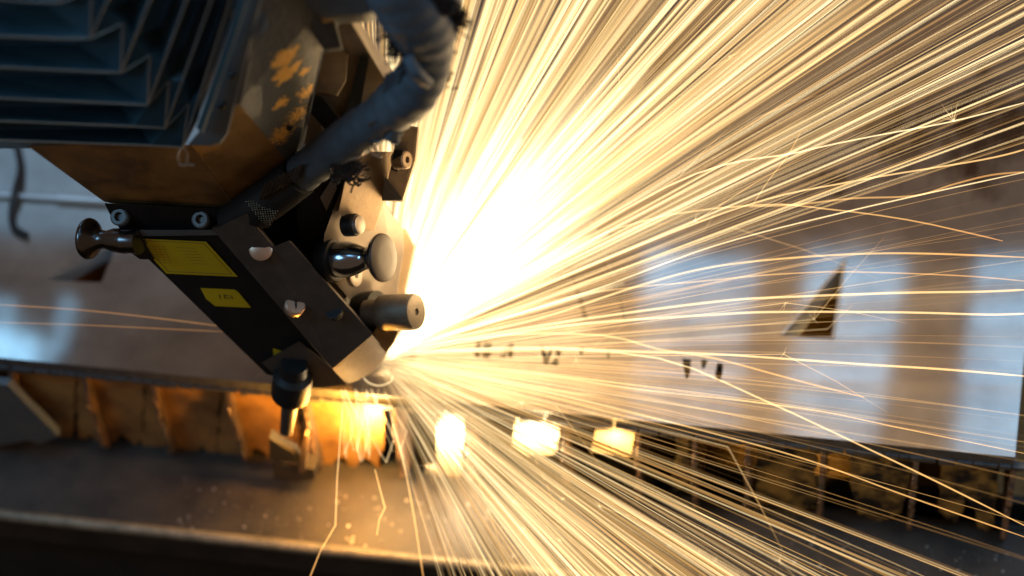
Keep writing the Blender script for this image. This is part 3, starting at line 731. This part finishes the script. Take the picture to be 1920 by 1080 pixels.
for k in range(860):                              # fainter ones add up
    th, dg, wid = upper(); w_ = random.uniform(.05, .5); b = random.uniform(0, 1)**1.5
    thread(T1, th, 10, random.choice([2200, 2200, random.uniform(500, 1800)]), w_, wid*random.uniform(.3, .8), .02+.22*b, .45+.45*b, .1+.6*b, d0=UP_D, sx=random.gauss(0, 9), sy=random.gauss(0, 6), drop=random.uniform(-.05, .15))
for k in range(230):                              # white core
    th = math.radians(random.gauss(47, 8))
    thread(T1, th, random.uniform(10, 120), random.uniform(350, 800), random.uniform(0, .35), random.choice([3, 5, 8, 12]), random.uniform(.04, .12), 1, .9, d0=UP_D-.02, sx=random.gauss(4, 10), sy=random.gauss(0, 8), fade=.6)
for k in range(170):
    th = math.radians(random.gauss(48, 9))
    thread(T1, th, random.uniform(10, 120), random.uniform(300, 500), random.uniform(.0, .35), random.choice([3, 5, 8]), 1.5, 1, 1, d0=UP_D+.0, sx=random.gauss(4, 10), sy=random.gauss(0, 8), fade=.35, al=.6)
for k in range(60):                              # close to the cut the threads crowd together
    th = math.radians(random.uniform(-35, 80))
    thread(T1, th, random.uniform(0, 40), random.uniform(120, 340), random.uniform(0, .2), random.choice([2, 3, 5]), random.uniform(.03, .10), 1, .7, d0=10.35, sx=random.gauss(4, 8), sy=random.gauss(0, 6), fade=.6)
for k in range(42):                               # hair-fine ones reaching far to the right
    thread(T1, math.radians(random.uniform(-24, 20)), 8, random.uniform(900, 1700), random.uniform(.18, .5), random.choice([.6, .8, 1.0, 1.3]), random.uniform(.05, .24), random.uniform(.5, .9), random.uniform(.0, .6), drop=random.uniform(.0, .7), sx=random.gauss(0, 8), sy=random.gauss(0, 8), fade=.4)
# rightward, sparse
for k in range(130):
    th = pick([(10, 24, 12), (4, 12, 6), (-4, 4, 5), (-12, -4, 10), (-18, -12, 8)])
    r1 = random.choice([random.uniform(200, 600), random.uniform(300, 900), random.uniform(500, 1300)])
    thread(T1, th, 8, r1, random.uniform(.18, .45), random.choice([.8, 1.1, 1.4, 2.0]), random.uniform(.05, .2), random.uniform(.5, .9), random.uniform(.0, .5), drop=random.uniform(.0, .9), sx=random.gauss(0, 8), sy=random.gauss(0, 8), fade=.5)
for k in range(34):                               # kinked ones that struck something
    x, y = SX, SY; a = math.radians(random.uniform(-50, 60)); r = random.uniform(250, 900); P_ = []; d = 10.25; w_ = random.uniform(.1, .4)
    for q in (.15, .5, 1): P_.append((x+math.cos(a)*r*q, y-math.sin(a)*r*q))
    a += random.choice([-1, 1])*random.uniform(.15, .9); l = random.uniform(40, 320)
    x, y = P_[-1]; P_.append((x+math.cos(a)*l*.5, y-math.sin(a)*l*.5)); P_.append((x+math.cos(a)*l, y-math.sin(a)*l+l*.04))
    pts = [W(px, py, d-w_*math.hypot(px-SX, py-SY)*U) for px, py in P_]; kk = random.uniform(.12, .4)
    T1.add(pts, [random.uniform(.7, 1.3)*U]*5, [heat(.8, kk*.6), heat(.8, kk), heat(.8, kk), heat(.5, kk*.8), heat(.2, kk*.2)], 4)
    if random.random() < .5:                      # a little burst at the kink
        for m_ in range(random.randint(3, 6)):
            b = random.uniform(0, 6.28); l = random.uniform(6, 26); x, y = P_[2]
            dd = d-w_*math.hypot(x-SX, y-SY)*U
            T1.add([W(x, y, dd), W(x+math.cos(b)*l, y-math.sin(b)*l, dd)], [.6*U, .2*U], [heat(.9, .4), heat(.4, .15)], 3)
# lower right fan
for k in range(400):
    th = pick([(-28, -18, 9), (-38, -28, 26), (-50, -38, 36), (-60, -50, 12), (-72, -60, 4)])
    r1 = random.choice([1700, 1700, 1700, random.uniform(250, 1100)]); op = random.random() < .16; b = random.uniform(0, 1)**1.3
    thread(T1, th, 10, r1, random.uniform(.1, .55), random.choice([.8, 1.0, 1.3, 1.7, 2.5]), .3+.6*b if op else .03+.3*b, .5+.5*b, .1+.75*b, drop=random.uniform(0, .5), sx=random.gauss(0, 9), sy=random.gauss(0, 7), d0=10.2, al=1. if op else 0., near=900)
def fume():                                       # emissive volume added for bloom and lit smoke round the jet
    m = bpy.data.materials.new('bloom_fume'); m.use_nodes = True; N, L = ns(m); N.remove(N['Principled BSDF'])
    tc = N.new('ShaderNodeTexCoord'); ln = N.new('ShaderNodeVectorMath'); ln.operation = 'LENGTH'; L.new(tc.outputs['Object'], ln.inputs[0])
    mr = N.new('ShaderNodeMapRange'); mr.interpolation_type = 'SMOOTHERSTEP'; mr.inputs[1].default_value = 0; mr.inputs[2].default_value = 1; mr.inputs[3].default_value = 1; mr.inputs[4].default_value = 0
    L.new(ln.outputs['Value'], mr.inputs[0])
    pw = N.new('ShaderNodeMath'); pw.operation = 'POWER'; pw.inputs[1].default_value = 1.6; L.new(mr.outputs[0], pw.inputs[0])
    ml = N.new('ShaderNodeMath'); ml.operation = 'MULTIPLY'; ml.inputs[1].default_value = 3.3; L.new(pw.outputs[0], ml.inputs[0])
    em = N.new('ShaderNodeEmission'); em.inputs[0].default_value = (1, .78, .52, 1); L.new(ml.outputs[0], em.inputs[1])
    L.new(em.outputs[0], N['Material Output'].inputs['Volume']); return m
bm = bmesh.new(); bmesh.ops.create_icosphere(bm, subdivisions=4, radius=1)
me = bpy.data.meshes.new('bloom_fume'); bm.to_mesh(me); bm.free(); me.materials.append(fume())
fo = bpy.data.objects.new('bloom_fume', me); C.objects.link(fo)
ct_, st_ = math.cos(math.radians(47)), math.sin(math.radians(47))
ax_ = (RM @ v3(ct_, st_, -.12)).normalized(); az_ = (BACK*-1); ay_ = az_.cross(ax_).normalized(); az_ = ax_.cross(ay_)
fo.matrix_world = Matrix.Translation(W(935, 395, 10.33)) @ Matrix((ax_*1.15, ay_*.40, az_*.3)).transposed().to_4x4()
tag(fo, 'white bloom and lit smoke right beside the head where the sparks are densest', 'glow', kind='stuff')
tag(T1.build('spark_spray'), 'dense golden fan of sparks bursting from the cut below the head', 'sparks', kind='stuff')
# sparks falling inside the bay under the head
T2 = Threads()
for k in range(22):
    x0 = random.gauss(668, 26); x = x0; y = 728+random.uniform(0, 8); pts = []; 
    vx = random.uniform(.0, 1.0)*(1 if random.random() > .2 else -.4)
    for s in range(7):
        pts.append(W(x, y, 10.25-.01*s)); x += vx*14+random.uniform(-2, 2); y += random.uniform(14, 28)
        if y > 870: break
        if random.random() < .12: vx = -vx*.6
    if len(pts) < 3: continue
    T2.add(pts, [random.uniform(.7, 1.3)*U]*len(pts), [heat(.8, random.uniform(.15, .4))]*len(pts))
tag(T2.build('falling_sparks'), 'short tangled white sparks falling in front of the white-hot bay', 'sparks', kind='stuff')

# single sparks one can follow
def streak(px, label, wid=1.6, k=.45, t0=.9, t1=.4, w_=.25, d0=10.15, smooth=6):
    P_ = []
    for x, y in px:
        run = math.hypot(x-SX, y-SY)*U; P_.append(W(x, y, d0-w_*run))
    P_ = catmull(P_, smooth) if smooth > 1 else P_
    n_ = len(P_); T_ = Threads()
    T_.add(P_, [wid*U*(.4+.6*min(1, i/3))*(1 if i < n_-2 else .6) for i in range(n_)], [heat(t0+(t1-t0)*i/(n_-1), k) for i in range(n_)], 5)
    return tag(T_.build('spark'), label, 'spark', 'single sparks flying off the cut')
streak([(760, 650), (1000, 600), (1200, 535), (1340, 500), (1520, 481), (1700, 475), (1930, 483)], 'long orange spark arching just above the cut-out triangle tip', 1.7, .5, .9, .25)
streak([(760, 655), (1050, 605), (1340, 566), (1500, 556), (1700, 549), (1840, 547), (1930, 543)], 'long yellow spark crossing the middle of the cut-out triangle', 2.0, .55, .9, .5)
streak([(760, 660), (1050, 612), (1340, 590), (1470, 585), (1700, 586), (1850, 590), (1930, 588)], 'level yellow spark passing through the lower half of the triangle', 1.9, .55, .95, .6)
streak([(760, 655), (1050, 560), (1340, 525), (1480, 513), (1600, 510), (1800, 517), (1930, 528)], 'thin orange spark bending down right, between triangle tip and yellow spark', 1.2, .35, .7, .2)
streak([(770, 650), (1100, 548), (1340, 461), (1600, 394), (1930, 321)], 'pale straight spark rising to the right edge across the brown sheet', 1.2, .6, 1, .9)
streak([(770, 640), (1100, 500), (1400, 385), (1600, 340), (1840, 300), (1930, 278)], 'straight golden spark rising to the right edge above the pale one', 1.5, .5, .9, .5)
streak([(800, 600), (1150, 430), (1410, 385), (1550, 392), (1700, 412), (1830, 440), (1880, 452)], 'spark splitting at a bright node and drooping right as a fading copper line', 1.3, .4, .9, .1, smooth=3)
streak([(1405, 388), (1500, 383), (1600, 372), (1715, 367), (1790, 345), (1860, 328), (1930, 322)], 'wavy orange spark curling upward to the right edge', 1.6, .32, .6, .15)
streak([(1410, 386), (1440, 340), (1478, 290), (1500, 250)], 'short faint spark shooting up from the bright splitting node', 1.0, .25, .7, .3)
streak([(770, 640), (1250, 350), (1500, 285), (1640, 255), (1785, 228), (1930, 190)], 'bright spark passing through a tiny starburst at upper right', 1.3, .6, .9, 1)
streak([(750, 655), (940, 628), (1130, 629), (1235, 655), (1340, 672), (1500, 715), (1620, 745)], 'spark kinked downward above the row of small cut letters', 1.6, .4, .9, .2, smooth=3)
streak([(750, 660), (1000, 652), (1200, 660), (1340, 664), (1600, 682), (1760, 692), (1930, 706)], 'bright straight spark sloping gently below the triangle to the right edge', 1.9, .55, 1, .5)
streak([(750, 665), (1000, 655), (1235, 672), (1420, 745), (1620, 838), (1760, 905), (1930, 990)], 'golden spark deflected steeply down across the lower corner of the sheet', 1.6, .5, 1, .4, smooth=3)
streak([(740, 670), (1000, 700), (1200, 730), (1500, 765), (1700, 805), (1930, 852)], 'thin coppery spark crossing the blue stripe near the sheet corner', .9, .45, .8, .4)
streak([(740, 680), (1000, 730), (1250, 790), (1500, 858), (1700, 930), (1930, 1010)], 'spark running below the sheet edge across the dark bays', 1.3, .45, .8, .3)
streak([(728, 760), (755, 860), (775, 960), (795, 1090)], 'lone steep orange spark falling right of the white-hot bay', 1.6, .5, 1, .2, w_=.1)
streak([(642, 770), (632, 900), (629, 985), (600, 1035), (580, 1085)], 'bent orange spark falling over the frame rail with a kink near its lower end', 2.0, .5, .8, .2, w_=.2, smooth=1)
streak([(703, 880), (712, 915), (722, 952), (711, 975), (707, 1003)], 'short amber hook-shaped spark ending above the frame rail', 2.4, .5, .6, .3, w_=.2, smooth=1)
streak([(432, 614), (300, 597), (150, 581), (-20, 570)], 'upper of the two thin copper streaks crossing the sheet on the left', 1.2, .16, .2, .1, w_=.1)
streak([(424, 622), (300, 616), (150, 609), (-20, 604)], 'lower of the two thin copper streaks crossing the sheet on the left', 1.0, .14, .2, .1, w_=.1)
streak([(680, 706), (692, 718), (712, 723), (732, 716), (736, 705)], 'small bright curl of spark looping under the nose of the head', 1.4, .5, 1, .8, w_=.1)
# starburst where a grain explodes
T3 = Threads(); cx, cy = 1788, 227
for a in (100, 78, 125, 150, 165, 20, 60):
    l = random.uniform(12, 45); a = math.radians(a)
    dd = 10.15-.25*math.hypot(cx-SX, cy-SY)*U
    T3.add([W(cx, cy, dd), W(cx+math.cos(a)*l, cy-math.sin(a)*l, dd)], [.7*U, .2*U], [heat(.9, .5), heat(.4, .2)])
tag(T3.build('starburst'), 'tiny starburst of forked glints at upper right', 'spark')
